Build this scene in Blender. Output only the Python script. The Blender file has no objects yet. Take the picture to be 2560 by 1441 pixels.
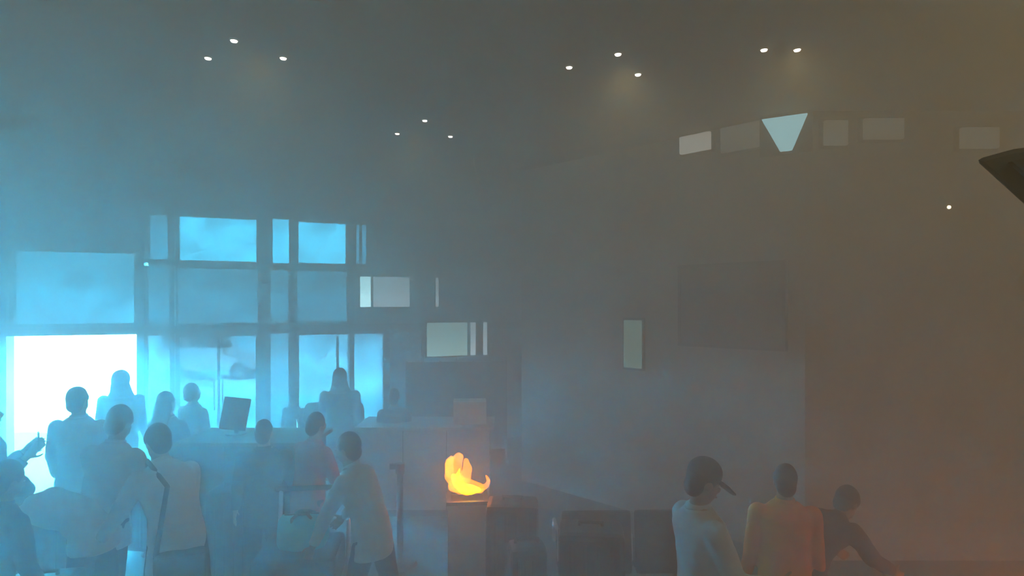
import bpy, bmesh, math, random
from mathutils import Vector, Matrix, Euler
random.seed(7)
S = bpy.context.scene
COL = S.collection
R = math.radians

# ------------------------------------------------------------------ camera
CAM_H = 2.57
FPX = 1525.0                       # focal length in pixels of the 2560 px frame
cam_d = bpy.data.cameras.new('camera')
cam = bpy.data.objects.new('camera', cam_d); COL.objects.link(cam)
cam_d.sensor_width = 36.0
cam_d.lens = 36.0 * FPX / 2560.0
cam_d.shift_y = 39.5 / 2560.0
cam_d.clip_start = 0.02; cam_d.clip_end = 500
cam.location = (0, 0, CAM_H); cam.rotation_euler = (R(90), 0, 0)
S.camera = cam

# ------------------------------------------------------------------ world, sun, exposure
DAY = (0.035, 0.60, 1.0)
world = bpy.data.worlds.new('sky'); S.world = world; world.use_nodes = True
bg = world.node_tree.nodes['Background']
bg.inputs['Color'].default_value = (*DAY, 1); bg.inputs['Strength'].default_value = 240.0
sun_d = bpy.data.lights.new('sun', 'SUN'); sun = bpy.data.objects.new('sun', sun_d); COL.objects.link(sun)
sun_d.energy = 60.0; sun_d.color = (1.0, 0.93, 0.85); sun_d.angle = R(3)
sun.rotation_euler = (R(48), 0, R(12))      # high behind the building: its shadow falls on the near lane
S.view_settings.view_transform = 'Standard'; S.view_settings.look = 'None'
S.view_settings.exposure = 1.5; S.view_settings.gamma = 1.0
S.view_settings.use_curve_mapping = False
S.cycles.volume_bounces = 4
S.cycles.max_bounces = 8
S.cycles.transparent_max_bounces = 12
S.cycles.sample_clamp_indirect = 4.0
S.cycles.use_denoising = True

SMOKE_LOW = 0.125
SMOKE_MID = 0.24
SMOKE_HIGH = 0.29

# ------------------------------------------------------------------ materials
MATS = {}
def mat(name, col, rough=0.7, metal=0.0, var=0.12, scale=6.0, bump=0.0, bscale=40.0, coords='Object'):
    if name in MATS: return MATS[name]
    m = bpy.data.materials.new(name); m.use_nodes = True
    nt = m.node_tree; b = nt.nodes['Principled BSDF']
    b.inputs['Roughness'].default_value = rough; b.inputs['Metallic'].default_value = metal
    tc = nt.nodes.new('ShaderNodeTexCoord')
    n = nt.nodes.new('ShaderNodeTexNoise'); n.inputs['Scale'].default_value = scale; n.inputs['Detail'].default_value = 4
    nt.links.new(tc.outputs[coords], n.inputs['Vector'])
    r = nt.nodes.new('ShaderNodeValToRGB')
    r.color_ramp.elements[0].position = .3; r.color_ramp.elements[1].position = .7
    r.color_ramp.elements[0].color = (*[c * (1 - var) for c in col], 1)
    r.color_ramp.elements[1].color = (*[min(1, c * (1 + var)) for c in col], 1)
    nt.links.new(n.outputs['Fac'], r.inputs['Fac']); nt.links.new(r.outputs['Color'], b.inputs['Base Color'])
    if bump:
        n2 = nt.nodes.new('ShaderNodeTexNoise'); n2.inputs['Scale'].default_value = bscale
        nt.links.new(tc.outputs[coords], n2.inputs['Vector'])
        bp = nt.nodes.new('ShaderNodeBump'); bp.inputs['Strength'].default_value = bump
        nt.links.new(n2.outputs['Fac'], bp.inputs['Height']); nt.links.new(bp.outputs['Normal'], b.inputs['Normal'])
    MATS[name] = m
    return m

def emis(name, col, strength):
    if name in MATS: return MATS[name]
    m = bpy.data.materials.new(name); m.use_nodes = True
    nt = m.node_tree; nt.nodes.clear()
    o = nt.nodes.new('ShaderNodeOutputMaterial'); e = nt.nodes.new('ShaderNodeEmission')
    e.inputs['Color'].default_value = (*col, 1); e.inputs['Strength'].default_value = strength
    nt.links.new(e.outputs[0], o.inputs['Surface']); MATS[name] = m
    return m

def glass(name, tint, gloss=0.06):
    """a dimming pane: tint cuts the daylight, uneven at random, with a faint reflection"""
    if name in MATS: return MATS[name]
    m = bpy.data.materials.new(name); m.use_nodes = True
    nt = m.node_tree; nt.nodes.clear()
    o = nt.nodes.new('ShaderNodeOutputMaterial')
    t = nt.nodes.new('ShaderNodeBsdfTransparent'); g = nt.nodes.new('ShaderNodeBsdfGlossy'); mx = nt.nodes.new('ShaderNodeMixShader')
    tc = nt.nodes.new('ShaderNodeTexCoord'); n = nt.nodes.new('ShaderNodeTexNoise')
    n.inputs['Scale'].default_value = 2.2; n.inputs['Detail'].default_value = 3
    nt.links.new(tc.outputs['Object'], n.inputs['Vector'])
    r = nt.nodes.new('ShaderNodeValToRGB'); r.color_ramp.elements[0].position = .3; r.color_ramp.elements[1].position = .75
    r.color_ramp.elements[0].color = (*[c * .6 for c in tint], 1); r.color_ramp.elements[1].color = (*tint, 1)
    nt.links.new(n.outputs['Fac'], r.inputs['Fac']); nt.links.new(r.outputs['Color'], t.inputs['Color'])
    g.inputs['Roughness'].default_value = .1; mx.inputs['Fac'].default_value = gloss
    nt.links.new(t.outputs[0], mx.inputs[1]); nt.links.new(g.outputs[0], mx.inputs[2]); nt.links.new(mx.outputs[0], o.inputs['Surface'])
    MATS[name] = m
    return m

def flame_mat(name, c0, c1, strength, see_through):
    m = bpy.data.materials.new(name); m.use_nodes = True
    nt = m.node_tree; nt.nodes.clear()
    o = nt.nodes.new('ShaderNodeOutputMaterial'); e = nt.nodes.new('ShaderNodeEmission')
    tc = nt.nodes.new('ShaderNodeTexCoord'); n = nt.nodes.new('ShaderNodeTexNoise')
    n.inputs['Scale'].default_value = 9; n.inputs['Detail'].default_value = 3
    nt.links.new(tc.outputs['Object'], n.inputs['Vector'])
    r = nt.nodes.new('ShaderNodeValToRGB'); r.color_ramp.elements[0].position = .35; r.color_ramp.elements[1].position = .65
    r.color_ramp.elements[0].color = (*c0, 1); r.color_ramp.elements[1].color = (*c1, 1)
    nt.links.new(n.outputs['Fac'], r.inputs['Fac']); nt.links.new(r.outputs['Color'], e.inputs['Color'])
    e.inputs['Strength'].default_value = strength
    if see_through:
        t = nt.nodes.new('ShaderNodeBsdfTransparent'); a = nt.nodes.new('ShaderNodeAddShader')
        t.inputs['Color'].default_value = (.93, .9, .88, 1)
        nt.links.new(e.outputs[0], a.inputs[0]); nt.links.new(t.outputs[0], a.inputs[1]); nt.links.new(a.outputs[0], o.inputs['Surface'])
    else:
        nt.links.new(e.outputs[0], o.inputs['Surface'])
    return m

# ------------------------------------------------------------------ mesh helpers
def link(name, bm, m, parent=None, smooth=False, bevel=0.0):
    me = bpy.data.meshes.new(name)
    bmesh.ops.recalc_face_normals(bm, faces=bm.faces)
    if bevel:
        bmesh.ops.bevel(bm, geom=[e for e in bm.edges], offset=bevel, segments=2, profile=.6, affect='EDGES', clamp_overlap=True)
    bm.to_mesh(me); bm.free()
    me.materials.append(m)
    if smooth:
        for p in me.polygons: p.use_smooth = True
    o = bpy.data.objects.new(name, me); COL.objects.link(o)
    if parent: o.parent = parent
    return o

def tag(o, label=None, cat=None, group=None, kind=None):
    if label: o['label'] = label
    if cat: o['category'] = cat
    if group: o['group'] = group
    if kind: o['kind'] = kind
    return o

def empty(name, loc=(0, 0, 0), rz=0.0, label=None, cat=None, group=None, kind=None):
    o = bpy.data.objects.new(name, None); COL.objects.link(o)
    o.empty_display_size = .1
    o.location = loc; o.rotation_euler = (0, 0, rz)
    return tag(o, label, cat, group, kind)

def box(bm, c, s, rot=None):
    M = Matrix.Translation(Vector(c))
    if rot is not None: M = M @ (rot.to_4x4() if isinstance(rot, Matrix) else Euler(rot).to_matrix().to_4x4())
    M = M @ Matrix.Diagonal((s[0], s[1], s[2], 1))
    bmesh.ops.create_cube(bm, size=1.0, matrix=M)
    return bm
def cbox(x0, x1, y0, y1, z0, z1):
    bm = bmesh.new(); box(bm, ((x0+x1)/2, (y0+y1)/2, (z0+z1)/2), (x1-x0, y1-y0, z1-z0)); return bm

def ball(bm, c, r, rot=None, seg=14):
    if not hasattr(r, '__len__'): r = (r, r, r)
    M = Matrix.Translation(Vector(c))
    if rot is not None: M = M @ rot.to_4x4()
    M = M @ Matrix.Diagonal((*r, 1))
    bmesh.ops.create_uvsphere(bm, u_segments=seg, v_segments=max(6, seg // 2 + 1), radius=1.0, matrix=M)

def frame_of(d):
    d = d.normalized()
    a = Vector((1, 0, 0)) if abs(d.x) < .8 else Vector((0, 1, 0))
    u = d.cross(a).normalized(); v = d.cross(u).normalized()
    return u, v

def cone(bm, p, q, r0, r1, seg=12, caps=True):
    p = Vector(p); q = Vector(q)
    u, v = frame_of(q - p)
    A = []; B = []
    for i in range(seg):
        t = 2*math.pi*i/seg; w = u*math.cos(t) + v*math.sin(t)
        A.append(bm.verts.new(p + w*r0)); B.append(bm.verts.new(q + w*r1))
    for i in range(seg):
        j = (i+1) % seg
        bm.faces.new((A[i], A[j], B[j], B[i]))
    if caps:
        bm.faces.new(A[::-1]); bm.faces.new(B)

def limb(bm, p, q, r0, r1, seg=12):
    cone(bm, p, q, r0, r1, seg); ball(bm, p, r0*1.0, seg=10); ball(bm, q, r1*1.0, seg=10)

def loft(bm, rings, seg=18):
    """closed tube through rings (centre, x axis, y axis, rx, ry)"""
    L = []
    for c, ax, ay, rx, ry in rings:
        L.append([bm.verts.new(Vector(c) + ax*(math.cos(2*math.pi*i/seg)*rx) + ay*(math.sin(2*math.pi*i/seg)*ry)) for i in range(seg)])
    for a, b in zip(L, L[1:]):
        for i in range(seg):
            j = (i+1) % seg
            bm.faces.new((a[i], a[j], b[j], b[i]))
    bm.faces.new(L[0][::-1]); bm.faces.new(L[-1])

def prism(bm, pts, d):
    """polygon pts extruded by vector d"""
    a = [bm.verts.new(Vector(p)) for p in pts]; b = [bm.verts.new(Vector(p) + Vector(d)) for p in pts]
    n = len(pts)
    bm.faces.new(a[::-1]); bm.faces.new(b)
    for i in range(n):
        j = (i+1) % n; bm.faces.new((a[i], a[j], b[j], b[i]))

CLOUDS = bpy.data.textures.new('cloth_folds', 'CLOUDS'); CLOUDS.noise_scale = .13; CLOUDS.noise_depth = 1
def fuse(name, bm, m, parent, voxel=.012, smooth=3, wrinkle=0.0, loc=None):
    """melt overlapping closed shapes into ONE continuous skin"""
    me = bpy.data.meshes.new(name + '_raw'); bmesh.ops.recalc_face_normals(bm, faces=bm.faces); bm.to_mesh(me); bm.free()
    t = bpy.data.objects.new('raw', me); COL.objects.link(t)
    r = t.modifiers.new('r', 'REMESH'); r.mode = 'VOXEL'; r.voxel_size = voxel; r.use_smooth_shade = True
    if wrinkle:
        d = t.modifiers.new('d', 'DISPLACE'); d.texture = CLOUDS; d.strength = wrinkle; d.mid_level = .5; d.texture_coords = 'LOCAL'
    if smooth:
        s = t.modifiers.new('s', 'SMOOTH'); s.iterations = smooth; s.factor = .5
    dg = bpy.context.evaluated_depsgraph_get(); dg.update()
    out = bpy.data.meshes.new_from_object(t.evaluated_get(dg)); out.name = name
    bpy.data.objects.remove(t); bpy.data.meshes.remove(me)
    out.materials.clear(); out.materials.append(m)
    for p in out.polygons: p.use_smooth = True
    o = bpy.data.objects.new(name, out); COL.objects.link(o)
    if parent: o.parent = parent
    return o

def wx(px, d): return (px - 1280) / FPX * d          # photograph column -> metres right of the camera axis at depth d
# ------------------------------------------------------------------ the hall
CEIL = 4.5
F0 = Vector((-6.16, 9.4, 0)); FU = Vector((0.93, 0.368, 0)).normalized(); FN = Vector((-FU.y, FU.x, 0))   # FN points outdoors
F_ROT = math.atan2(FU.y, FU.x)
def fpt(s, z=0, off=0.0):
    p = F0 + FU*s + FN*off; return Vector((p.x, p.y, z))
def fbox(bm, s0, s1, z0, z1, t0=-.1, t1=.1):
    """box on the facade: along it from s0 to s1, thickness t0..t1 across it"""
    c = fpt((s0+s1)/2, (z0+z1)/2, (t0+t1)/2)
    box(bm, c, (s1-s0, t1-t0, z1-z0), Euler((0, 0, F_ROT)).to_matrix())
def fnew(*a, **k):
    bm = bmesh.new(); fbox(bm, *a, **k); return bm

M_floor = mat('floor_stone', (.075, .08, .08), rough=.6, scale=3)
M_ceil = mat('ceiling_paint', (.20, .17, .13), rough=.9, scale=2)
M_wall = mat('wall_paint', (.42, .40, .36), rough=.85, scale=2)
M_dwall = mat('panel_dark', (.11, .12, .12), rough=.7, scale=3)
M_fascia = mat('fascia_panel', (.30, .34, .36), rough=.6, scale=2)
M_frame = mat('frame_metal', (.06, .07, .08), rough=.4, metal=.4)
M_alu = mat('brushed_metal', (.55, .57, .58), rough=.35, metal=.8)

floor = tag(link('floor', cbox(-14.6, 9, -4, 12.2, -.12, 0), M_floor), kind='structure')
ceiling = tag(link('ceiling', cbox(-14.6, 9, -4, 12.4, CEIL, CEIL+.2), M_ceil), kind='structure')
tag(link('wall_left', cbox(-12.2, -12.0, -4, 7.2, 0, CEIL), M_wall), kind='structure')
tag(link('wall_rear', cbox(-12.2, 9, -4.1, -3.9, 0, CEIL), M_wall), kind='structure')
tag(link('wall_right', cbox(7.4, 7.6, -4, 6.2, 0, CEIL), M_wall), kind='structure')
# the block with offices: diagonal wall, then a wall square to the camera
bm = bmesh.new()
prism(bm, [(.14, 8.88, 0), (2.93, 6.1, 0), (7.6, 6.1, 0), (7.6, 6.4, 0), (3.1, 6.4, 0), (.36, 9.1, 0), (.55, 12.2, 0), (.3, 12.2, 0)], (0, 0, CEIL))
tag(link('wall_diagonal', bm, M_wall), kind='structure')

# facade: solid fascia over the doors, posts, then panes
SILL2 = 3.217; HEAD1 = 2.17; HEAD2 = 4.02
bm = bmesh.new()
fbox(bm, 3.62, 8.0, HEAD1, SILL2)                      # fascia band
fbox(bm, -6.5, 8.0, HEAD2, CEIL); fbox(bm, -3.1, .36, 3.4, HEAD2)                      # upper strip
tag(link('wall_facade', bm, M_fascia), kind='structure')
tag(link('wall_facade_end', fnew(6.2, 8.0, 0, HEAD1), M_fascia), kind='structure')
tag(link('trim_1', fnew(-6.5, 8.0, HEAD1-.07, HEAD1+.05, -.16, .16), M_frame), kind='structure')
tag(link('trim_2', fnew(.5, 8.0, SILL2-.05, SILL2+.03, -.14, .14), M_frame), kind='structure')
n = 0
for s, w, z0, z1 in ((-1.33, .11, 0, HEAD2), (.40, .10, 0, HEAD2), (.84, .05, 0, HEAD2), (2.17, .14, 0, HEAD2), (2.62, .08, 0, HEAD2), (3.58, .08, 0, SILL2+.9)):
    n += 1
    tag(link('post_%d' % n, fnew(s-w/2, s+w/2, z0, z1, -.15, .15), M_frame), kind='structure')

G_up = glass('dimmed_glass', (.20, .205, .205)); G_dim = glass('darker_dimmed_glass', (.11, .115, .12)); G_door = glass('dimmed_door_glass', (.145, .15, .155)); G_clear = glass('clear_glass', (.85, .9, .9))  # tints stand in for how dim each opening looks
wn = 0; dn = 0
def window(s0, s1, z0, z1, g, frame=.05, bars=(), kindname='window'):
    """framed opening: frame, its bars and one pane per bay"""
    global wn, dn
    if kindname == 'window': wn += 1; root = empty('window_%d' % wn, fpt((s0+s1)/2, z0), F_ROT)
    else: dn += 1; root = empty('door_%d' % dn, fpt((s0+s1)/2, z0), F_ROT)
    tag(root, kind='structure')
    w = s1 - s0; h = z1 - z0
    bm = bmesh.new()
    for x in (-w/2+frame/2, w/2-frame/2): box(bm, (x, 0, h/2), (frame, .12, h))
    for z in (frame/2, h-frame/2): box(bm, (0, 0, z), (w-2*frame, .12, frame))
    link('window_frame' if kindname == 'window' else 'door_frame', bm, M_frame, root)
    xs = [-w/2+frame] + [-w/2 + b*w for b in bars] + [w/2-frame]
    for b in bars:
        bm = bmesh.new(); box(bm, (-w/2+b*w, 0, h/2), (.04, .09, h-2*frame)); link('mullion', bm, M_frame, root)
    for a, b in zip(xs, xs[1:]):
        bm = bmesh.new(); box(bm, ((a+b)/2, 0, h/2), (b-a, .012, h-2*frame)); link('pane', bm, g, root)
    return root, w, h
# upper lights
window(.45, .81, SILL2, HEAD2, G_dim)
window(.87, 2.10, SILL2, HEAD2, G_up)
window(2.24, 2.58, SILL2, HEAD2, G_up, frame=.02, bars=(.12,))
window(2.66, 3.54, SILL2, HEAD2, G_up)
window(3.62, 3.90, SILL2, HEAD2, G_dim, bars=(.45,))
window(3.90, 8.0, SILL2, HEAD2, glass('near_black_glass', (.006, .0065, .007)), bars=(.04, .3, .55, .8))  # tinted nearly black to keep daylight out of this bay
# glazing over the exit
window(-1.27, .35, HEAD1+.05, 3.4, glass('exit_dimmed_glass', (.11, .113, .115)))  # tinted to hold down the glow above the exit
window(-3.1, -1.39, HEAD1+.05, 3.4, MATS['exit_dimmed_glass'])
window(-6.5, -3.1, HEAD1+.05, HEAD2, G_clear, bars=(.33, .66))
# panes added so daylight hazes the band between doors and upper lights
G_band = glass('haze_band_glass', (.075, .078, .08))
window(.45, .81, HEAD1+.05, SILL2-.05, G_band, frame=.03)
window(.87, 2.10, HEAD1+.05, SILL2-.05, G_band, frame=.03)
window(2.24, 2.58, HEAD1+.05, SILL2-.05, G_band, frame=.03)
window(2.66, 3.54, HEAD1+.05, SILL2-.05, G_band, frame=.03)
# door level
window(.45, .82, 0, HEAD1-.07, G_door, frame=.03)
def leaf_door(s0, s1, g, bars=(.5,)):
    root, w, h = window(s0, s1, 0, HEAD1-.07, g, frame=.06, bars=bars, kindname='door')
    for x in (-.06, .06):
        bm = bmesh.new(); cone(bm, (x, -.1, .85), (x, -.1, 1.35), .014, .014, 10)
        for z in (.9, 1.3): cone(bm, (x, -.1, z), (x, -.02, z), .009, .009, 8)
        link('door_handle', bm, M_alu, root, smooth=True)
leaf_door(.87, 2.10, G_door)
window(2.24, 2.58, 0, HEAD1-.07, G_dim, frame=.03)
leaf_door(2.66, 4.2, G_door, bars=(.45,))
window(4.2, 6.2, 0, HEAD1-.07, glass('dark_bay_glass', (.035, .036, .038)), bars=(.33, .66))  # tinted to darken this bay at door level
window(-3.1, -1.39, 0, HEAD1-.07, G_clear, bars=(.5,))
window(-6.5, -3.1, 0, HEAD1-.07, G_clear, bars=(.33, .66))

# lower clerestory boxes on the fascia that carry light further right (lit glass boxes)
def lit_panel(name, label, cat, s0, s1, z0, z1, cells, m_lit, group=None):
    root = empty(name, fpt((s0+s1)/2, z0, -.16), F_ROT, label, cat, group)
    w = s1-s0; h = z1-z0
    bm = bmesh.new(); box(bm, (0, .03, h/2), (w, .06, h)); link('back_box', bm, M_frame, root)
    for a, b in cells:
        bm = bmesh.new(); box(bm, (-w/2+(a+b)/2*w, -.012, h/2), ((b-a)*w, .03, h-.03)); link('lit_face', bm, m_lit[0] if a < .2 else m_lit[1], root)
    for z in (0, h):
        bm = bmesh.new(); box(bm, (0, -.02, z), (w+.02, .05, .02)); link('rim', bm, M_frame, root)
E_pale = emis('pale_lightbox', (.50, .90, .95), 3.0); E_dimpale = emis('dim_lightbox', (.60, .80, .90), .9); E_green = emis('greenish_lightbox', (.45, .80, .78), .8)
lit_panel('lightbox_sign', 'wide backlit box sign with a bright narrow left cell under the dark transom', 'sign', 3.70, 4.60, 2.50, 3.06, ((.02, .22), (.27, .98)), (E_pale, E_dimpale))
lit_panel('lightbox_sign', 'pale greenish backlit box sign with two thin bars, lowest of the facade signs', 'sign', 4.88, 6.06, 1.60, 2.24, ((.02, .66), (.72, .80), (.93, .99)), (E_green, E_dimpale))
lit_panel('light_strip', 'thin upright strip light just above the greenish box sign', 'light', 5.05, 5.13, 2.50, 3.06, ((.2, .8),), (E_dimpale, E_dimpale))

# outdoors
M_road = mat('sunlit_concrete', (.62, .62, .60), rough=.9, scale=1.2)
bm = bmesh.new(); prism(bm, [fpt(-60, -.14, .1), fpt(60, -.14, .1), fpt(60, -.14, 90), fpt(-60, -.14, 90)], (0, 0, .04))
tag(link('road', bm, M_road), kind='structure')
# small van parked across the lane
def van(px0, px1, d):
    x0, x1 = wx(px0, d), wx(px1, d); L = x1 - x0; W = 1.65
    root = empty('van', ((x0+x1)/2, d, -.10), F_ROT*.4, 'small white van parked outside beyond the dimmed glass doors', 'van')
    paint = mat('van_white', (.75, .76, .76), rough=.3); tint = mat('van_glass', (.02, .025, .03), rough=.1)
    prof = [(-.5, .35), (-.5, 1.0), (-.47, 1.72), (-.42, 1.82), (.16, 1.82), (.22, 1.76), (.33, 1.12), (.47, .98), (.5, .85), (.5, .35)]
    bm = bmesh.new(); prism(bm, [(a*L, -W/2, z) for a, z in prof], (0, W, 0)); link('van_body', bm, paint, root, bevel=.03)
    for a, b in ((-.45, -.22), (-.20, .02), (.04, .20)):
        bm = bmesh.new(); prism(bm, [(a*L, -W/2-.012, 1.14), (b*L+(.07*L if b > .1 else 0), -W/2-.012, 1.14), (b*L, -W/2-.012, 1.62), (a*L, -W/2-.012, 1.62)], (0, .02, 0)); link('side_window', bm, tint, root)
    for a in (-.32, .32):
        for sy in (-1, 1):
            bm = bmesh.new(); cone(bm, (a*L, sy*(W/2-.1)-.1, .31), (a*L, sy*(W/2-.1)+.1, .31), .31, .31, 24); w_ = link('wheel', bm, mat('tyre', (.02, .02, .02), rough=.9), root)
            bm = bmesh.new(); cone(bm, (a*L, sy*(W/2+.005)-.01, .31), (a*L, sy*(W/2+.005)+.01, .31), .18, .18, 20); link('hub_cap', bm, M_alu, w_)
    for z, h_ in ((.42, .12),):
        bm = bmesh.new(); box(bm, (.5*L, 0, z), (.12, W, h_)); link('bumper', bm, M_frame, root)
van(425, 650, 22)

# ------------------------------------------------------------------ smoke
def smoke(name, z0, z1, dens, col, aniso, absorb):
    m = bpy.data.materials.new(name); m.use_nodes = True; nt = m.node_tree; nt.nodes.clear()
    o = nt.nodes.new('ShaderNodeOutputMaterial'); v = nt.nodes.new('ShaderNodeVolumePrincipled')
    v.inputs['Color'].default_value = (*col, 1); v.inputs['Density'].default_value = dens; v.inputs['Anisotropy'].default_value = aniso
    nt.links.new(v.outputs[0], o.inputs['Volume'])
    bm = bmesh.new(); a = fpt(-9, z0, -.2); b = fpt(8, z0, -.2)
    prism(bm, [(-11.95, -3.85, z0), (7.35, -3.85, z0), (7.35, b.y, z0), (b.x, b.y, z0), (-11.95, 6.9, z0)], (0, 0, z1-z0))
    ob = link(name, bm, m)
    tag(ob, 'thick grey smoke filling the whole hall', 'smoke', kind='stuff')
    return ob
smoke('smoke', .002, 1.999, SMOKE_LOW, (.885, .90, .905), .45, .2)['label'] = 'thinner bluish smoke among the people near the floor'
smoke('smoke', 2.001, 2.679, SMOKE_MID, (.885, .895, .89), .45, .2)['label'] = 'grey smoke at the height of the door heads'
smoke('smoke', 2.681, CEIL-.002, SMOKE_HIGH, (.89, .888, .855), .45, .2)['label'] = 'denser brownish smoke hanging under the ceiling'

# ------------------------------------------------------------------ lamps
M_lens = emis('downlight_lens', (1.0, .93, .78), 6.0)
M_trim = mat('lamp_trim', (.5, .48, .42), rough=.5)
WARM = (1.0, .76, .36)
def downlight(px, py, label, power=9.0):
    d = (CEIL - CAM_H) * FPX / (760 - py); x = (px - 1280) / FPX * d
    root = empty('downlight', (x, d, CEIL), 0, label, 'light', 'small recessed ceiling downlights')
    bm = bmesh.new(); cone(bm, (0, 0, -.012), (0, 0, -.002), .028, .034, 18); link('trim_ring', bm, M_trim, root, smooth=False)
    bm = bmesh.new(); cone(bm, (0, 0, -.02), (0, 0, -.0125), .021, .025, 16); link('lens', bm, M_lens, root)
    return root
for px, py, lb in ((585, 98, 'topmost downlight of the trio over the left of the hall'),
                   (520, 142, 'left downlight of the trio over the left of the hall'),
                   (708, 142, 'right downlight of the trio over the left of the hall'),
                   (1423, 165, 'left downlight of the tight bright trio past the ceiling middle'),
                   (1545, 132, 'topmost downlight of the tight bright trio past the ceiling middle'),
                   (1595, 183, 'right downlight of the tight bright trio past the ceiling middle'),
                   (1062, 299, 'topmost downlight of the low far trio near the ceiling middle'),
                   (993, 332, 'left downlight of the low far trio near the ceiling middle'),
                   (1126, 339, 'right downlight of the low far trio near the ceiling middle'),
                   (1910, 121, 'left downlight of the faint pair high over the right side'),
                   (1993, 121, 'right downlight of the faint pair high over the right side')):
    downlight(px, py, lb)
def lamp(name, kind, loc, energy, col, rot=(0, 0, 0), size=.3, spot=None):
    l = bpy.data.lights.new(name, kind); l.energy = energy; l.color = col
    if kind in ('POINT', 'SPOT'): l.shadow_soft_size = size
    if kind == 'AREA': l.size = size
    if kind == 'SPOT': l.spot_size = R(spot or 120); l.spot_blend = .8
    o = bpy.data.objects.new(name, l); COL.objects.link(o); o.location = loc; o.rotation_euler = rot
    return o
# light of the three trios and of the pair, one wide lamp each
for x, y, e in ((-1.9, 4.6, 3), (.9, 4.85, 5), (-1.1, 6.7, 3), (2.1, 4.5, 4)):
    lamp('trio_light', 'SPOT', (x, y, CEIL-.06), e, WARM, size=.15, spot=165)
lamp('hall_fill', 'AREA', (4.0, -.5, CEIL-.05), 38, WARM, size=5.0)  # wide warm fill added under the ceiling, no fitting built for it
lamp('hall_fill', 'AREA', (-2.5, .0, CEIL-.05), 10, WARM, size=5.0)
lamp('unseen_fire_glow', 'POINT', (3.5, 4.0, .35), 8, (1.0, .24, .06), size=.2)      # glow only, standing in for an unseen fire low past the right edge



# lit panels high on the office block, just under the ceiling
def wall_light(x, y, rz, w, h, ztop, m, label, shape=None):
    root = empty('wall_light', (x, y, ztop - h), rz, label, 'light')
    bm = bmesh.new(); box(bm, (0, -.02, h/2), (w+.05, .04, h+.05)); link('housing', bm, M_frame, root)
    bm = bmesh.new()
    pts = shape or ((-w/2, 0), (w/2, 0), (w/2, h), (-w/2, h))
    prism(bm, [(px_, -.045, pz) for px_, pz in pts], (0, -.05, 0)); link('diffuser', bm, m, root)
    return root
D45 = R(-45)
def diag(px):
    k = (px - 1280) / FPX; x = 9.02 * k / (1 + k); return x - .03, 9.02 - x - .03
E1 = emis('wall_light_warm', (.85, .85, .78), .42); E2 = emis('uplight_beam_glow', (.42, .86, .95), .8); E3 = emis('wall_light_faint', (.6, .62, .55), .11)
x, y = diag(1750); wall_light(x, y, D45, .36, .19, 4.46, E1, 'small pale square wall light on the slanting wall, left of the bright one')
x, y = diag(1872); wall_light(x, y, D45, .50, .26, 4.46, E3, 'faint wide wall light between the square one and the bright tapered one')
x, y = diag(1972); wall_light(x - .02, y - .02, R(-30), .44, .36, 4.46, E2, 'bright tapered uplight beam built as a glowing shade, widest under the ceiling', ((-.05, 0), (.06, 0), (.20, .34), (-.22, .34)))  # beam of an uplight in the smoke, given as a glowing solid
wall_light(wx(2080, 6.1), 6.1, 0, .22, .24, 4.38, E3, 'narrow faint wall light just right of the bright tapered one')
wall_light(wx(2198, 6.1), 6.1, 0, .38, .20, 4.40, E3, 'faint wide wall light on the flat wall, second from the black casing')
wall_light(wx(2435, 6.1), 6.1, 0, .36, .20, 4.31, E3, 'faint wall light on the flat wall right above the black casing')
r_ = empty('indicator_lamp', (wx(2365, 6.1), 6.09, 3.53), 0, 'tiny warm indicator lamp alone on the flat wall under the black casing', 'light')
bm = bmesh.new(); cone(bm, (0, .0, 0), (0, -.03, 0), .03, .026, 14); link('lamp_base', bm, M_frame, r_)
bm = bmesh.new(); ball(bm, (0, -.032, 0), .018); link('lens', bm, emis('indicator', (1, .85, .5), 6), r_)

x, y = diag(1592)
r_ = empty('wall_sign', (x, y, 1.78), D45, 'upright pale green lit panel on the slanting wall', 'sign')
bm = bmesh.new(); box(bm, (0, -.02, .30), (.30, .04, .64)); link('panel_frame', bm, M_frame, r_)
bm = bmesh.new(); box(bm, (0, -.045, .30), (.25, .02, .58)); link('lit_face', bm, emis('green_panel', (.42, .75, .66), .20), r_)
x, y = diag(1832)
r_ = empty('notice_board', (x, y, 2.12), D45, 'large dark notice board hung high on the slanting wall', 'board')
bm = bmesh.new(); box(bm, (0, -.03, .43), (1.15, .05, .86)); link('board', bm, M_dwall, r_)
for dx, dz, sx, sz in ((-.585, .43, .03, .9), (.585, .43, .03, .9), (0, .875, 1.2, .03), (0, -.015, 1.2, .03)):
    bm = bmesh.new(); box(bm, (dx, -.035, dz), (sx, .07, sz)); link('rail', bm, M_frame, r_)

# black wedge shaped speaker hung close to the camera, use unknown, most of it out of frame
M_black = mat('black_plastic', (.010, .012, .010), rough=.6)
def near(px, py, d): return Vector((wx(px, d), d, CAM_H + (760-py)/FPX*d))
A, B, C_, D_ = near(2434, 398, .7), near(2532, 371, .7), near(2790, 340, .7), near(2790, 720, .7)
r_ = empty('wedge_casing', (C_.x, C_.y, CEIL), 0, 'black wedge shaped speaker jutting in from the right edge', 'casing')
o_ = Vector((C_.x, C_.y, CEIL))
bm = bmesh.new(); prism(bm, [A-o_, B-o_, C_-o_, D_-o_], (.22, .2, .03)); link('wedge_case', bm, M_black, r_, bevel=.006)
ctr = (A+B+C_+D_)/4 - o_
bm = bmesh.new(); prism(bm, [(p-o_-ctr)*.82+ctr+Vector((.02, -.003, 0)) for p in (A, B, C_, D_)], (0, -.006, 0)); link('front_plate', bm, mat('black_front', (.008, .010, .009), rough=.8, bump=.5, bscale=300), r_)
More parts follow.
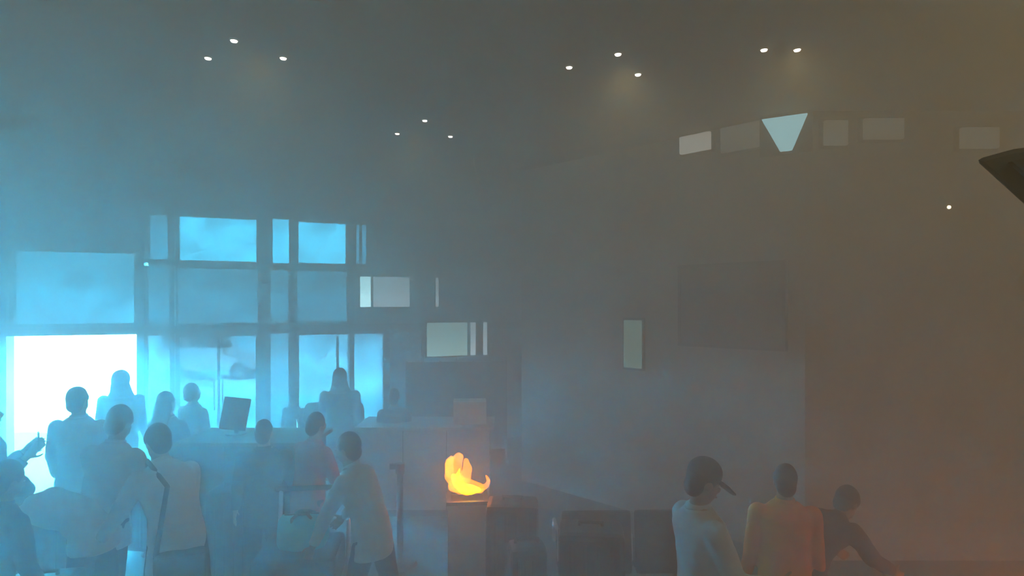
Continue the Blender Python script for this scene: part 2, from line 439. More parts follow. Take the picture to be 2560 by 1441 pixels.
bm = bmesh.new(); cone(bm, (.0, .08, 0), (0, .08, ctr.z), .02, .02, 12); cone(bm, (0, .08, -.02), (0, .08, 0), .07, .07, 16); link('ceiling_arm', bm, M_black, r_)

# pale cable dangling from the ceiling
r_ = empty('dangling_cable', (wx(1188, 8), 8, CEIL), 0, 'thin pale cable dangling from the ceiling right of the far lamp trio', 'cable')
bm = bmesh.new(); pts = [(-.02, 0, 0), (-.01, 0, -.12), (.03, 0, -.24), (.05, 0, -.34), (.10, 0, -.44)]
for a, b in zip(pts, pts[1:]): limb(bm, a, b, .009, .009, 8)
link('wire', bm, mat('pale_cable', (.7, .68, .6)), r_, smooth=True)

# ------------------------------------------------------------------ people
SKIN = [mat('skin_tan', (.36, .22, .15), rough=.55, var=.06), mat('skin_brown', (.24, .14, .09), rough=.55, var=.06), mat('skin_light', (.50, .34, .25), rough=.55, var=.06)]
HAIR = mat('dark_hair', (.018, .016, .016), rough=.6, scale=40)
EYE = mat('eye_white', (.6, .58, .55), rough=.2, var=.02); LIP = mat('lip', (.28, .12, .10), rough=.5)
SHOE = mat('shoe_leather', (.03, .025, .022), rough=.45)
def cloth(name, c): return mat(name, c, rough=.9, var=.10, scale=9, bump=.15, bscale=120)

def person(label, at, d, H, yaw=0, lean=0, hp=0, hy=0, armL=(5, 8, 12, 0), armR=(5, 8, 12, 0), legs=((4, 4), (-4, 6)), top=None, bottom=None, skin=0,
           hair='short', hem=.16, anchor='head', twist=0, hand='relaxed', sleeve=1.0, shoulder=1.0, depth_at=None):
    """at: photograph column of the head (or hips); d: metres from the camera; H: standing height; angles in degrees"""
    k = H / 1.76
    X, Y, Z = Vector((1, 0, 0)), Vector((0, 1, 0)), Vector((0, 0, 1))
    L = R(lean)
    legpts = []
    zh = 0
    for a, kn in legs:
        a = R(a); kn = R(kn); zh = max(zh, .42*math.cos(a) + .43*math.cos(a-kn) + .08)
    hip = Vector((0, 0, zh))
    for sgn, (a, kn) in zip((-1, 1), legs):
        a = R(a); kn = R(kn); h = hip + X*(.092*sgn)
        kp = h + Vector((.012*sgn, math.sin(a)*.42, -math.cos(a)*.42)); an = kp + Vector((.006*sgn, math.sin(a-kn)*.43, -math.cos(a-kn)*.43))
        legpts.append((h, kp, an))
    def sp(f): return Vector((0, math.sin(L*f), math.cos(L*f)))
    def fw(f): return Vector((0, math.cos(L*f), -math.sin(L*f)))
    waist = hip + sp(.5)*.19; chest = waist + sp(.95)*.21; nb = chest + sp(1.05)*.14
    xa = (X*math.cos(R(twist)) + Y*math.sin(R(twist))).normalized()
    ya = sp(1).cross(xa).normalized()
    ha = L*.55 + R(hp); up = Vector((0, math.sin(ha), math.cos(ha))); f0 = Vector((0, math.cos(ha), -math.sin(ha)))
    rotq = Matrix.Rotation(R(hy), 3, up); hf = rotq @ f0; hx = (hf.cross(up)).normalized()
    HM = Matrix((hx, hf, up)).transposed()
    head = nb + sp(1.0)*.035 + up*.125
    def hpnt(x, y, z): return head + hx*x + hf*y + up*z
    sh = [nb - sp(1)*.085 + xa*(sgn*.172*shoulder) for sgn in (-1, 1)]
    arms = []
    for sgn, (al, be, ga, io), s0 in zip((-1, 1), (armL, armR), sh):
        def adir(p, q): return Vector((sgn*math.sin(R(q)), math.sin(R(p))*math.cos(R(q)), -math.cos(R(p))*math.cos(R(q)))).normalized()
        du = adir(al, be); df = adir(al+ga, be-io)
        if twist: Rz = Matrix.Rotation(R(twist), 3, 'Z'); du = Rz @ du; df = Rz @ df
        e = s0 + du*.285; w = e + df*.25
        arms.append((s0, e, w, df))
    root = empty('person', (0, 0, 0), 0, label, 'person')
    # --- body, one continuous skin
    bm = bmesh.new()
    loft(bm, [(hip - Z*.07, X, Y, .12, .09), (hip, X, Y, .168, .115), (hip + sp(.5)*.1, X, fw(.5), .155, .108), (waist, X, fw(.7), .142, .1), (chest - sp(.9)*.07, xa, ya, .160, .112),
              (chest + sp(1)*.04, xa, ya, .172*shoulder, .112), (nb - sp(1)*.05, xa, ya, .128*shoulder, .078), (nb, xa, ya, .075, .06)], 20)
    cone(bm, nb - sp(1)*.03, head - up*.06, .062, .054, 14); ball(bm, nb - sp(1)*.01, (.09, .06, .05))
    ball(bm, hpnt(0, -.012, .018), (.074, .095, .102), HM, 20); ball(bm, hpnt(0, .028, -.045), (.056, .066, .072), HM, 16)
    ball(bm, hpnt(0, .058, -.085), (.026, .024, .022), HM, 10)
    cone(bm, hpnt(0, .082, .012), hpnt(0, .108, -.024), .008, .016, 10); ball(bm, hpnt(0, .098, -.028), (.017, .014, .011), HM, 10)
    ball(bm, hpnt(0, .072, .022), (.055, .018, .012), HM, 12)
    ball(bm, hpnt(0, .088, -.062), (.024, .012, .011), HM, 10)
    for sg in (-1, 1): ball(bm, hpnt(.074*sg, -.01, -.012), (.010, .020, .032), HM, 10)
    for (h, kp, an), sg in zip(legpts, (-1, 1)):
        cone(bm, h, kp, .085, .056, 14); ball(bm, h, .086, seg=12); ball(bm, kp, .056, seg=12)
        mid = kp.lerp(an, .3); cone(bm, kp, mid - Y*.008, .052, .055, 12); ball(bm, mid - Y*.008, .055, seg=12); cone(bm, mid - Y*.008, an, .055, .036, 12)
        ball(bm, an + Vector((0, .06, -.045)), (.042, .115, .035), None, 12); ball(bm, an, .04, seg=10)
    for (s0, e, w, df), sg in zip(arms, (-1, 1)):
        limb(bm, s0, e, .054, .040, 12); cone(bm, e, w, .040, .027, 12); ball(bm, w, .027, seg=10)
        n0 = (X*(-sg)); n0 = (n0 - df*n0.dot(df)).normalized()           # palm faces the thigh
        t0 = df.cross(n0).normalized()
        if t0.y < 0: t0 = -t0                                             # thumb in front
        PM = Matrix((t0, df, n0)).transposed()
        ball(bm, w + df*.052, (.039, .052, .016), PM, 14)
        c0 = 14 if hand == 'relaxed' else 34
        for i, ln in enumerate((.072, .080, .074, .058)):
            b = w + df*(.092 - .006*abs(i-1)) + t0*(.029 - .0195*i); dd = (df + t0*(.10 - .07*i)).normalized(); r = .0095
            for j, fr in enumerate((.45, .32, .26)):
                a_ = R(c0)*(j+1)*.75; dj = (dd*math.cos(a_) + n0*math.sin(a_)).normalized(); q = b + dj*ln*fr
                limb(bm, b, q, r, r*.92, 8); b = q; r *= .92
        b = w + df*.028 + t0*.030 + n0*.004; d1 = (df*.62 + t0*.70 + n0*.25).normalized(); q = b + d1*.042; limb(bm, b, q, .012, .0105, 8)
        d2 = (df*.85 + t0*.35 + n0*.35).normalized(); limb(bm, q, q + d2*.032, .0105, .009, 8)
    fuse('body', bm, SKIN[skin], root, voxel=.0095, smooth=2)
    # --- eyes and mouth
    for sg in (-1, 1):
        bm = bmesh.new(); ball(bm, hpnt(.030*sg, .076, .006), (.014, .009, .009), HM, 10); link('eye', bm, EYE, root, smooth=True)
    bm = bmesh.new(); ball(bm, hpnt(0, .097, -.062), (.022, .006, .006), HM, 10); link('mouth', bm, LIP, root, smooth=True)
    # --- hair or headgear
    bm = bmesh.new()
    if hair in ('short', 'long', 'cap'):
        ball(bm, hpnt(0, -.026, .030), (.083, .100, .104), HM, 20); ball(bm, hpnt(0, -.055, -.03), (.072, .062, .075), HM, 14)
        for sg in (-1, 1): ball(bm, hpnt(.07*sg, -.005, .03), (.012, .04, .04), HM, 10)
        if hair == 'long':
            ball(bm, hpnt(0, -.05, -.03), (.095, .085, .12), HM, 14)
            loft(bm, [(hpnt(0, -.06, .0), hx, hf, .095, .06), (hpnt(0, -.08, -.12), hx, hf, .11, .06), (nb - sp(1)*.03 - fw(1)*.11, xa, ya, .12, .045), (nb - sp(1)*.20 - fw(1)*.135, xa, ya, .10, .035), (nb - sp(1)*.30 - fw(1)*.13, xa, ya, .04, .02)], 16)
        fuse('hair', bm, HAIR, root, voxel=.011, smooth=2, wrinkle=.012)
    else:
        m_ = top if hair == 'hood' else cloth('scarf_grey', (.32, .33, .36))
        ball(bm, hpnt(0, -.025, .02), (.105, .118, .125), HM, 20); ball(bm, hpnt(0, -.04, -.07), (.108, .10, .10), HM, 16)
        loft(bm, [(hpnt(0, -.03, -.05), hx, hf, .105, .10), (nb + sp(1)*.02, xa, ya, .12, .10), (nb - sp(1)*.06, xa, ya, .17, .11)], 18)
        fuse('hood' if hair == 'hood' else 'headscarf', bm, m_, root, voxel=.012, smooth=3, wrinkle=.012)
    if hair == 'cap':
        mcap = cloth('cap_black', (.015, .018, .02))
        bm = bmesh.new(); ball(bm, hpnt(0, -.02, .052), (.09, .107, .092), HM, 20); c_ = fuse('cap', bm, mcap, root, voxel=.010, smooth=2)
        bm = bmesh.new(); loft(bm, [(hpnt(0, .055, .030), hx, up, .078, .016), (hpnt(0, .13, .014), hx, up, .074, .014), (hpnt(0, .19, -.006), hx, up, .048, .010)], 16); b_ = link('brim', bm, mcap, c_, smooth=True)
    # --- clothes
    bm = bmesh.new()
    hz = hip - Z*hem
    loft(bm, [(hz, X, Y, .195, .150), (hip - Z*hem*.4, X, Y, .192, .145), (hip + Z*.03, X, Y, .186, .138), (hip + sp(.5)*.12, X, fw(.5), .178, .132), (waist, X, fw(.7), .170, .128), (chest - sp(.9)*.06, xa, ya, .183, .136),
              (chest + sp(1)*.05, xa, ya, .195*shoulder, .136), (nb - sp(1)*.04, xa, ya, .138*shoulder, .10), (nb + sp(1)*.012, xa, ya, .085, .078)], 22)
    for (s0, e, w, df) in arms:
        ball(bm, s0, .072, seg=12); cone(bm, s0, e, .072, .060, 14); ball(bm, e, .059, seg=12)
        w2 = e.lerp(w, .93*sleeve); 
        if sleeve > .3: cone(bm, e, w2, .059, .043, 14)
    fuse('shirt' if hair != 'hood' else 'jacket', bm, top, root, voxel=.014, smooth=4, wrinkle=.022)
    bm = bmesh.new(); cone(bm, nb - sp(1)*.005, nb + sp(1)*.032, .079, .068, 18); link('collar', bm, top, root, smooth=True)
    bm = bmesh.new()
    loft(bm, [(hip - Z*.10, X, Y, .165, .115), (hip, X, Y, .178, .125), (hip + sp(.5)*.07, X, fw(.5), .166, .118)], 18)
    for (h, kp, an), sg in zip(legpts, (-1, 1)):
        ball(bm, h, .098, seg=12); cone(bm, h, kp, .098, .076, 14); ball(bm, kp, .075, seg=12); cone(bm, kp, an - Z*.02, .075, .066, 14)
    fuse('trousers', bm, bottom, root, voxel=.015, smooth=3, wrinkle=.014)
    for (h, kp, an) in legpts:
        bm = bmesh.new(); ball(bm, an + Vector((0, .062, -.035)), (.050, .135, .040), None, 14); ball(bm, an + Vector((0, -.01, -.01)), (.046, .055, .055), None, 12)
        box(bm, an + Vector((0, .05, -.068)), (.092, .26, .024)); fuse('shoe', bm, SHOE, root, voxel=.010, smooth=2)
    for ch in root.children:
        ch.scale = (k, k, k)
    ref = head if anchor == 'head' else hip
    Rz = Matrix.Rotation(R(yaw), 3, 'Z'); off = Rz @ (ref*k)
    root.location = (wx(at, d) - off.x, d - off.y, 0); root.rotation_euler = (0, 0, R(yaw))
    pts = {'handL': arms[0][2] + arms[0][3]*.09, 'handR': arms[1][2] + arms[1][3]*.09, 'hip': hip, 'chest': chest, 'shL': sh[0], 'shR': sh[1], 'nb': nb, 'head': head}
    Mw = Matrix.Translation(root.location) @ Rz.to_4x4()
    return root, {n_: Mw @ (p*k) for n_, p in pts.items()}

T_white = cloth('white_cotton', (.62, .62, .58)); T_beige = cloth('pale_linen', (.55, .54, .50)); T_coat = cloth('white_coat', (.66, .66, .62)); T_blue = cloth('deep_blue', (.02, .055, .18)); T_navy = cloth('navy', (.02, .03, .06))
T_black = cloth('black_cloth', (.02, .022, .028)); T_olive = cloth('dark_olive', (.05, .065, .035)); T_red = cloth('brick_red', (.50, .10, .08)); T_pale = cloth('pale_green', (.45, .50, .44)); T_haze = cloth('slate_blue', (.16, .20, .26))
T_taupe = cloth('taupe', (.22, .19, .17)); T_or = cloth('rust_orange', (.75, .17, .025)); T_maroon = cloth('dark_maroon', (.10, .035, .045)); T_light = cloth('light_grey_shirt', (.42, .45, .46)); T_denim = cloth('denim', (.05, .075, .12))
people = {}
def P(key, *a, **k): people[key] = person(*a, **k)
P('white', 'man in a loose white shirt seen from behind against the bright exit', 197, 5.7, 1.80, yaw=3, hem=.14, top=T_white, bottom=T_navy, shoulder=1.12, armL=(8, 12, 20, 4), armR=(10, 12, 25, 4))
P('stoop', 'man in a pale beige shirt, head bowed, just right of the white shirted man', 302, 4.75, 1.80, yaw=-8, lean=14, hp=14, hem=.20, top=T_beige, bottom=T_denim, skin=1, armL=(22, 10, 30, 6), armR=(18, 10, 22, 4), shoulder=1.06)
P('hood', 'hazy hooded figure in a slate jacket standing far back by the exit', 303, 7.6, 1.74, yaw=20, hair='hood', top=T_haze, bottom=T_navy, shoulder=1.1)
P('long', 'woman with long dark hair and a black jacket behind the white coat', 418, 6.3, 1.67, yaw=-15, hair='long', top=T_black, bottom=T_black, skin=2, armL=(10, 10, 30, 10), armR=(15, 10, 40, 10))
P('coat', 'dark haired person in a white coat bending forward and left, one arm reaching down', 394, 4.45, 1.80, yaw=52, lean=34, hp=4, hem=.22, top=T_coat, bottom=T_black, skin=0, armL=(30, 14, 8, 0), armR=(24, 10, 14, 4), legs=((18, 12), (-16, 8)))
P('tall', 'hazy figure in a taupe coat right of the long haired woman', 482, 7.2, 1.64, yaw=-25, hair='short', hem=.3, top=T_taupe, bottom=T_navy, skin=1)
P('bent', 'person in a pale shirt bent double, back level, in the lower left', 235, 4.4, 1.72, yaw=88, lean=78, hp=8, hem=.10, anchor='hip', top=T_white, bottom=T_blue, skin=1, armL=(62, 6, -6, 0), armR=(70, 8, 18, 0), legs=((8, 18), (-6, 22)))
P('phone', 'man in a blue jacket at the left edge holding up a dark phone', -38, 4.9, 1.82, yaw=-50, top=T_blue, bottom=T_navy, skin=1, armL=(12, 6, 118, 14), armR=(14, 4, 122, 8), shoulder=1.2, hem=.2)
P('low', 'person in a blue jacket low in the left corner, below the man with the phone', 22, 3.75, 1.62, yaw=-20, lean=12, hp=12, hair='short', top=cloth('mid_blue', (.025, .06, .17)), bottom=T_navy, skin=1, armL=(6, 10, 20, 5), armR=(6, 10, 16, 5), shoulder=1.12)
P('olive', 'person in a dark olive jacket standing before the green fronted counter', 660, 5.3, 1.57, yaw=12, top=T_olive, bottom=T_navy, skin=2, armL=(2, 10, 10, 2), armR=(20, 10, 40, 6), hem=.2, shoulder=1.1)
P('red', 'person in a brick red jacket right of the olive jacket', 792, 5.5, 1.60, yaw=-30, lean=10, hp=8, top=T_red, bottom=T_black, skin=0, armL=(20, 10, 30, 6), armR=(16, 10, 30, 6), hem=.2)
P('lean', 'dark haired person in a pale top leaning left with an arm stretched down', 868, 4.6, 1.66, yaw=72, lean=26, hp=-6, top=T_pale, bottom=T_navy, skin=1, armL=(26, 8, -4, 0), armR=(20, 12, 28, 4), legs=((14, 6), (-14, 10)))
P('far', 'large hazy figure in dark clothes past the two posts, beside the luggage pile', 850, 8.2, 1.70, yaw=10, hair='hood', top=T_black, bottom=T_black, shoulder=1.2)
P('child', 'small hazy figure of a child beside the right hand post', 736, 8.6, 1.34, yaw=-10, top=T_navy, bottom=T_navy, skin=1)
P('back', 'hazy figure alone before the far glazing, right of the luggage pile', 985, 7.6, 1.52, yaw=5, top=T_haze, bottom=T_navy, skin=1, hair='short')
P('cap', 'man in a black cap with a long brim and light grey shirt, facing right', 1762, 3.45, 1.70, yaw=-78, hp=24, hair='cap', top=T_light, bottom=T_denim, skin=1, armL=(12, 8, 30, 4), armR=(22, 8, 60, 4), lean=-4, shoulder=1.08)
P('orange', 'hazy person in a rust orange top behind the man in the black cap', 1962, 3.95, 1.54, yaw=-12, top=T_or, bottom=T_black, skin=1, shoulder=1.08, hair='short')
P('crouch', 'hazy person in dark maroon stooping low at the right, past the orange top', 2118, 4.3, 1.62, yaw=-62, lean=68, hp=4, top=T_maroon, bottom=T_black, skin=1, armL=(40, 8, 20, 4), armR=(40, 8, 20, 4), legs=((30, 45), (10, 40)))

# ------------------------------------------------------------------ counters, bags, fire
M_green = mat('counter_green', (.035, .075, .055), rough=.5); M_wood = mat('counter_wood', (.20, .12, .07), rough=.5, scale=14); M_pale = mat('counter_pale', (.42, .44, .45), rough=.5)
M_navyshell = mat('navy_shell', (.018, .028, .06), rough=.45); M_blackshell = mat('black_shell', (.02, .022, .024), rough=.45); M_rubber = mat('rubber', (.02, .02, .02), rough=.8)
M_teal = cloth('teal_fabric', (.0, .50, .50)); M_steel = mat('bin_steel', (.50, .48, .44), rough=.4, metal=.3); M_greyshell = mat('grey_shell', (.10, .10, .12), rough=.5)

def counter(label, px0, px1, d, h, front, top, panels, depth=.6, rz=0):
    x0, x1 = wx(px0, d), wx(px1, d); w = x1 - x0
    root = empty('service_counter', ((x0+x1)/2, d, 0), R(rz), label, 'counter')
    link('carcass', cbox(-w/2+.02, w/2-.02, .03, depth, .08, h-.04), M_dwall, root)
    link('plinth', cbox(-w/2+.05, w/2-.05, .06, depth-.05, 0, .08), M_frame, root)
    pw = w / panels
    for i in range(panels):
        link('front_panel', cbox(-w/2+i*pw+.008, -w/2+(i+1)*pw-.008, 0, .03, .10, h-.05), front, root, bevel=.004)
    link('worktop', cbox(-w/2-.04, w/2+.04, -.06, depth+.05, h-.04, h), top, root, bevel=.006)
    return root
counter('dark green fronted counter with a brown wooden top behind the olive jacket', 452, 772, 5.8, 1.26, M_green, M_wood, 3)
counter('hazy grey fronted counter left of the flames with a pale box on it', 897, 1225, 7.3, 1.10, M_pale, M_pale, 3)

def tub(bm, pts, r, seg=10):
    for a, b in zip(pts, pts[1:]): limb(bm, a, b, r, r, seg)
def suitcase(label, px, d, w, h, t, m, rz=0, z=0, group=None):
    root = empty('suitcase', (wx(px, d), d, z), R(rz), label, 'suitcase', group)
    link('shell', cbox(-w/2, w/2, -t/2, t/2, .06, h), m, root, smooth=False, bevel=min(.045, t*.25))
    for i in (-1.5, -.5, .5, 1.5):
        link('rib', cbox(i*w*.2-.012, i*w*.2+.012, -t/2-.008, -t/2+.01, .12, h-.07), m, root, bevel=.004)
    link('zip_band', cbox(-w/2-.003, w/2+.003, -.012, .012, .09, h-.03), M_frame, root)
    bm = bmesh.new(); tub(bm, [(-.08, .02, h-.01), (-.08, .02, h+.025), (.08, .02, h+.025), (.08, .02, h-.01)], .012); link('handle', bm, M_rubber, root, smooth=True)
    for sx in (-1, 1):
        for sy in (-1, 1):
            bm = bmesh.new(); cone(bm, (sx*(w/2-.06)-.012, sy*(t/2-.04), .032), (sx*(w/2-.06)+.012, sy*(t/2-.04), .032), .032, .032, 14)
            box(bm, (sx*(w/2-.06), sy*(t/2-.04), .06), (.03, .03, .03)); link('wheel', bm, M_rubber, root)
    return root
suitcase('large dark navy suitcase standing upright before the green fronted counter', 585, 5.55, .40, .90, .30, M_navyshell, 4)
suitcase('large dark suitcase standing right beside the burning bin', 1281, 5.15, .43, .91, .32, M_blackshell, -3)
suitcase('low black case below the suitcase that stands by the burning bin', 1318, 4.35, .26, .86, .24, M_blackshell, 8)

def duffel(name, label, loc, L, r, m, rz=0, cat='bag', handle_col=None):
    root = empty(name, loc, R(rz), label, cat)
    bm = bmesh.new(); ax = Vector((0, 1, 0)); az = Vector((0, 0, 1))
    loft(bm, [((x*L/2, 0, r*.95), ax, az, r*f, r*.95*f) for x, f in ((-1, .75), (-.93, .95), (-.5, 1.02), (0, 1.0), (.5, 1.02), (.93, .95), (1, .75))], 20)
    fuse('bag_body', bm, m, root, voxel=.012, smooth=3, wrinkle=.03)
    for sy in (-.5, .5):
        bm = bmesh.new(); pts = [(-L*.22, sy*r*1.5, r*1.2), (-L*.2, sy*r, r*1.8), (-L*.1, sy*r*.5, r*1.98), (L*.1, sy*r*.5, r*1.98), (L*.2, sy*r, r*1.8), (L*.22, sy*r*1.5, r*1.2)]
        tub(bm, pts, .012, 8); link('bag_handle', bm, M_rubber, root, smooth=True)
    bm = bmesh.new(); box(bm, (0, 0, r*1.9), (L*.8, .012, .012)); link('zip', bm, M_frame, root)
    return root

def trolley(label, px, d, rz=0):
    root = empty('luggage_trolley', (wx(px, d), d, 0), R(rz), label, 'trolley')
    bm = bmesh.new()
    for sx in (-.28, .28): tub(bm, [(sx, -.5, .2), (sx, .35, .2)], .018)
    for y in (-.5, -.25, 0, .25): tub(bm, [(-.28, y, .2), (.28, y, .2)], .014)
    link('deck_frame', bm, M_alu, root, smooth=True)
    bm = bmesh.new()
    for sx in (-.28, .28): tub(bm, [(sx, .35, .2), (sx, .46, 1.0)], .018)
    for z in (.45, .75): tub(bm, [(-.28, .37+z*.06, z), (.28, .37+z*.06, z)], .012)
    link('upright_frame', bm, M_alu, root, smooth=True)
    bm = bmesh.new(); tub(bm, [(-.31, .46, 1.0), (.31, .46, 1.0)], .022); link('push_bar', bm, M_rubber, root, smooth=True)
    for x, y in ((-.25, .3), (.25, .3), (0, -.42)):
        bm = bmesh.new(); cone(bm, (x-.02, y, .08), (x+.02, y, .08), .08, .08, 18); box(bm, (x, y, .15), (.05, .03, .1)); link('wheel', bm, M_rubber, root)
    return root
def case_flat(label, x, y, z, w, d_, h, m, rz=0, group=None):
    root = empty('suitcase', (x, y, z), R(rz), label, 'suitcase', group)
    link('shell', cbox(-w/2, w/2, -d_/2, d_/2, 0, h), m, root, bevel=.04)
    link('zip_band', cbox(-w/2-.003, w/2+.003, -d_/2-.003, d_/2+.003, h/2-.012, h/2+.012), M_frame, root)
    bm = bmesh.new(); tub(bm, [(-.08, -d_/2+.01, h*.7), (-.08, -d_/2-.03, h*.7), (.08, -d_/2-.03, h*.7), (.08, -d_/2+.01, h*.7)], .011); link('handle', bm, M_rubber, root, smooth=True)
    return root
# near trolley with the teal bag
tr = trolley('metal luggage trolley carrying a dark case and a teal bag', 762, 4.75, 8)
TX, TY = tr.location.x, tr.location.y
case_flat('dark case lying flat on the trolley under the teal bag', TX, TY-.1, .219, .60, .60, .50, M_navyshell, 8)
duffel('duffel_bag', 'bright teal bag lying on the dark case of the near trolley', (TX+.04, TY-.15, .719), .34, .14, M_teal, 8)
# far trolley with the big pile
t2 = trolley('hazy luggage trolley carrying a tall pile past the two posts', 838, 8.75, 95)
UX, UY = t2.location.x, t2.location.y
case_flat('dark broad case at the bottom of the far luggage pile', UX, UY-.05, .219, .92, .52, .32, M_blackshell, 0)
case_flat('grey case in the middle of the far luggage pile', UX-.02, UY-.05, .539, .86, .50, .28, M_greyshell, 2)
duffel('duffel_bag', 'dark rounded duffel on top of the far luggage pile', (UX, UY-.05, .82), .80, .18, T_black, 2)

# monitor on the green counter
r_ = empty('monitor', (wx(588, 6.1), 6.1, 1.26), R(12), 'dark tilted monitor standing on the green fronted counter', 'monitor')
bm = bmesh.new(); cone(bm, (0, .03, 0), (0, .03, .012), .10, .10, 20); cone(bm, (0, .05, .01), (0, .05, .16), .02, .02, 10); link('stand', bm, M_frame, r_)
bm = bmesh.new(); box(bm, (0, 0, .21), (.25, .035, .32), (R(-12), R(8), 0)); link('back_shell', bm, M_greyshell, r_, bevel=.008)
# pale box on the hazy counter
r_ = empty('carton', (wx(1174, 7.5), 7.55, 1.10), R(4), 'pale carton standing on the right end of the hazy grey counter', 'box')
link('carton_body', cbox(-.2, .2, -.14, .14, 0, .27), mat('pale_card', (.75, .78, .70), rough=.8), r_, bevel=.004)
for sy in (-1, 1):
    link('flap', cbox(-.2, .2, min(0, sy*.138)+.002*sy, max(0, sy*.138), .27, .276), MATS['pale_card'], r_)
link('tape', cbox(-.2, .2, -.025, .025, .277, .279), mat('tape', (.45, .38, .25), rough=.3), r_)
# belt post
r_ = empty('barrier_post', (wx(1000, 6.0), 6.0, 0), 0, 'dark belt barrier post between the pale topped person and the flames', 'post')
bm = bmesh.new(); cone(bm, (0, 0, 0), (0, 0, .03), .17, .15, 24); link('base', bm, M_frame, r_)
bm = bmesh.new(); cone(bm, (0, 0, .03), (0, 0, .9), .03, .03, 14); link('pole', bm, M_frame, r_)
bm = bmesh.new(); cone(bm, (0, 0, .9), (0, 0, 1.0), .045, .045, 16); box(bm, (-.05, 0, .97), (.1, .04, .05)); link('belt_head', bm, M_blackshell, r_)
# dark partition board far back
r_ = empty('partition_screen', (wx(1142, 10), 10.0, 0), R(6), 'hazy dark partition screen standing under the greenish box sign', 'screen')
for i in (-1, 0, 1):
    link('screen_panel', cbox(i*.54-.262, i*.54+.262, -.02, .02, .18, 1.62), M_dwall, r_, bevel=.004)
for i in (-.81, -.27, .27, .81):
    bm = bmesh.new(); box(bm, (i, 0, .82), (.03, .05, 1.64)); box(bm, (i, 0, .015), (.05, .4, .03)); link('screen_post', bm, M_frame, r_)

# the burning bin
BX, BY, BZ = wx(1168, 5.5), 5.5, .84
r_ = empty('litter_bin', (BX, BY, 0), R(5), 'pale square litter bin burning at its open top', 'bin')
for sx, sy, w_, t_ in ((0, -.165, .34, .012), (0, .165, .34, .012), (-.165, 0, .012, .318), (.165, 0, .012, .318)):
    link('side_panel', cbox(sx-w_/2, sx+w_/2, sy-t_/2, sy+t_/2, .04, BZ-.03), M_steel, r_)
bm = bmesh.new(); box(bm, (0, 0, .02), (.30, .30, .04)); link('plinth', bm, M_frame, r_)
bm = bmesh.new()
for sx, sy, w_, t_ in ((0, -.165, .37, .04), (0, .165, .37, .04), (-.165, 0, .04, .29), (.165, 0, .04, .29)): box(bm, (sx, sy, BZ-.015), (w_, t_, .03))
link('rim', bm, M_frame, r_)
bm = bmesh.new(); box(bm, (0, 0, BZ-.09), (.315, .315, .1)); link('rubbish', bm, mat('charred_rubbish', (.03, .025, .02), bump=1.0, bscale=20), r_)
fire = empty('fire', (BX, BY, BZ-.04), 0, 'bright orange and yellow flames rising from the pale litter bin', 'fire')
F_out = flame_mat('flame_orange', (1, .11, .0), (1, .22, .002), 1.0, True); F_in = flame_mat('flame_yellow', (1, .46, .0), (1, .70, .004), 2.8, False)
def fl(px, py): return Vector(((px-1168)*5.5/FPX, 0, (1254-py)*5.5/FPX))
def tongue(name, pts, m, dy=0, wr=.05):
    bm = bmesh.new()
    q = [(fl(a, b) + Vector((0, dy + .01*math.sin(i*2.1), 0)), r) for i, (a, b, r) in enumerate(pts)]
    for (a, ra), (b, rb) in zip(q, q[1:]): limb(bm, a, b, ra, rb, 12)
    return fuse(name, bm, m, fire, voxel=.009, smooth=2, wrinkle=wr)
tongue('flame', [(1150, 1222, .06), (1134, 1196, .075), (1138, 1166, .075), (1146, 1150, .055)], F_out)
tongue('flame', [(1138, 1214, .06), (1170, 1220, .06), (1200, 1222, .040)], F_out, -.02)
tongue('flame', [(1160, 1204, .05), (1166, 1176, .045), (1164, 1158, .030)], F_out, .03)
tongue('flame', [(1126, 1190, .04), (1122, 1168, .035), (1130, 1150, .025)], F_out, .02)
tongue('flame', [(1198, 1226, .026), (1216, 1216, .022), (1223, 1204, .018), (1216, 1192, .012)], F_out, -.03, .03)
tongue('flame_core', [(1136, 1192, .026), (1142, 1208, .034), (1158, 1222, .040), (1180, 1226, .040), (1196, 1226, .022)], F_in, -.03, .03)
tongue('flame_core', [(1140, 1206, .028), (1146, 1186, .022), (1150, 1172, .008)], F_in, -.04, .03)
lamp('fire_light', 'POINT', (BX, BY-.12, BZ+.22), 4.5, (1.0, .30, .06), size=.12)

# row of seats seen from behind
BD = 5.0
r_ = empty('seat_row', ((wx(1400, BD)+wx(1765, BD))/2, BD, 0), R(2), 'dark row of joined waiting seats with high backs left of the man in the cap', 'bench')
W_ = wx(1765, BD) - wx(1400, BD)
for i in range(2):
    cx_ = (i-.5)*W_/2
    bm = bmesh.new(); box(bm, (cx_, 0, .62), (W_/2-.03, .07, .50), (R(-8), 0, 0)); link('backrest', bm, M_blackshell, r_, bevel=.03)
    bm = bmesh.new(); box(bm, (cx_, .28, .42), (W_/2-.03, .5, .07)); link('seat', bm, M_blackshell, r_, bevel=.025)
for x_ in (-W_/2, 0, W_/2):
    bm = bmesh.new(); tub(bm, [(x_, .06, .45), (x_, .08, .64), (x_, .48, .64), (x_, .5, .45)], .016); link('armrest', bm, M_alu, r_, smooth=True)
bm = bmesh.new(); box(bm, (0, .25, .36), (W_, .08, .06)); link('beam', bm, M_frame, r_)
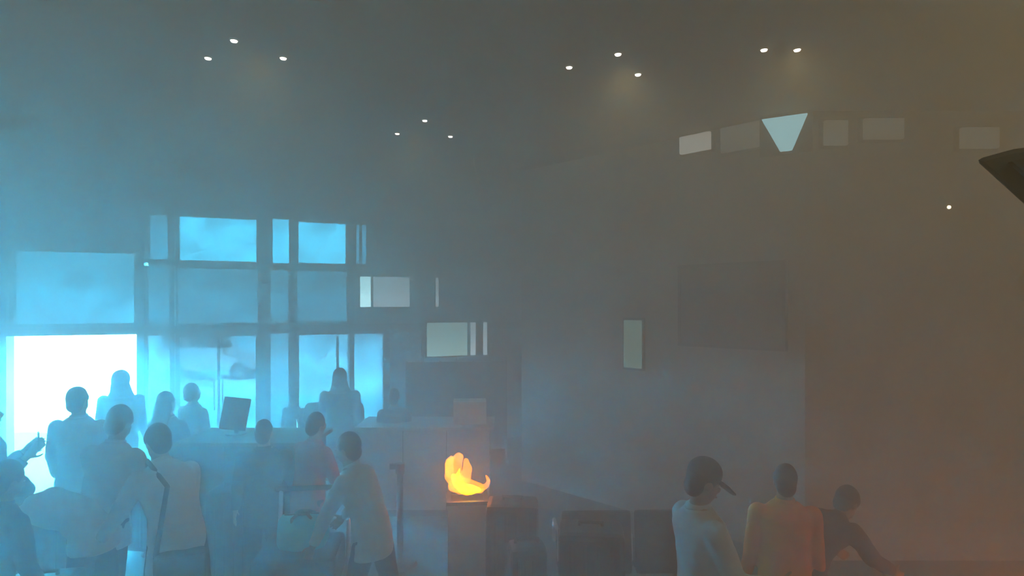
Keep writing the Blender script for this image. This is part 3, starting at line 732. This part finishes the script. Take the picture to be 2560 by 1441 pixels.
for x_ in (-W_*.36, W_*.36):
    bm = bmesh.new(); tub(bm, [(x_, .25, .36), (x_, .25, .05)], .025); box(bm, (x_, .25, .02), (.05, .5, .04)); link('leg', bm, M_frame, r_)
suitcase('big black rounded case standing before the dark row of seats', 1478, 4.35, .46, .98, .34, M_blackshell, -6)

# phone held up by the man at the left edge, and the bag of the person in the white coat
ph = people['phone'][1]['handR']
r_ = empty('smartphone', ph + Vector((.0, .03, .05)), R(-50), 'dark smartphone held up by the man in blue at the left edge', 'phone')
link('phone_case', cbox(-.038, .038, -.005, .005, -.075, .075), M_blackshell, r_, bevel=.003)
link('phone_screen', cbox(-.034, .034, -.007, -.0052, -.070, .070), MATS['dark_screen'] if 'dark_screen' in MATS else mat('dark_screen', (.01, .012, .013), rough=.2), r_)
cp = people['coat'][1]
bx = cp['hip'] + Vector((.16, -.26, -.10))
r_ = empty('shoulder_bag', bx, R(30), 'dark shoulder bag hanging on the hip of the person in the white coat', 'bag')
bm = bmesh.new(); box(bm, (0, 0, 0), (.30, .12, .24)); fuse('bag_body', bm, T_black, r_, voxel=.014, smooth=6, wrinkle=.03)
bm = bmesh.new(); box(bm, (0, -.075, .05), (.28, .02, .13)); link('flap', bm, T_black, r_, bevel=.006)
Ri = Matrix.Rotation(R(-30), 3, 'Z')
sh_ = Ri @ (cp['shL'].lerp(cp['nb'], .4) + Vector((0, 0, .09)) - bx); bk = Ri @ (cp['chest'] + Vector((.10, -.17, .02)) - bx)
bm = bmesh.new(); tub(bm, [(-.14, 0, .11), bk, sh_, sh_ + Vector((0, .12, -.06))], .016, 8); link('strap', bm, T_black, r_, smooth=True)

suitcase('dark blue upright suitcase added in the lower left corner before the bent person', 105, 3.95, .42, .80, .30, mat('blue_shell', (.02, .045, .12), rough=.5), 14)  # this and the next two are added to darken bright floor
suitcase('dark suitcase added to fill the gap between the bent person and the white coat', 346, 6.3, .42, .92, .28, M_navyshell, -8)  # covers a bright gap of floor
suitcase('blue suitcase added behind the bent person, under the white shirted man', 75, 5.3, .44, .86, .30, MATS['blue_shell'], 4)
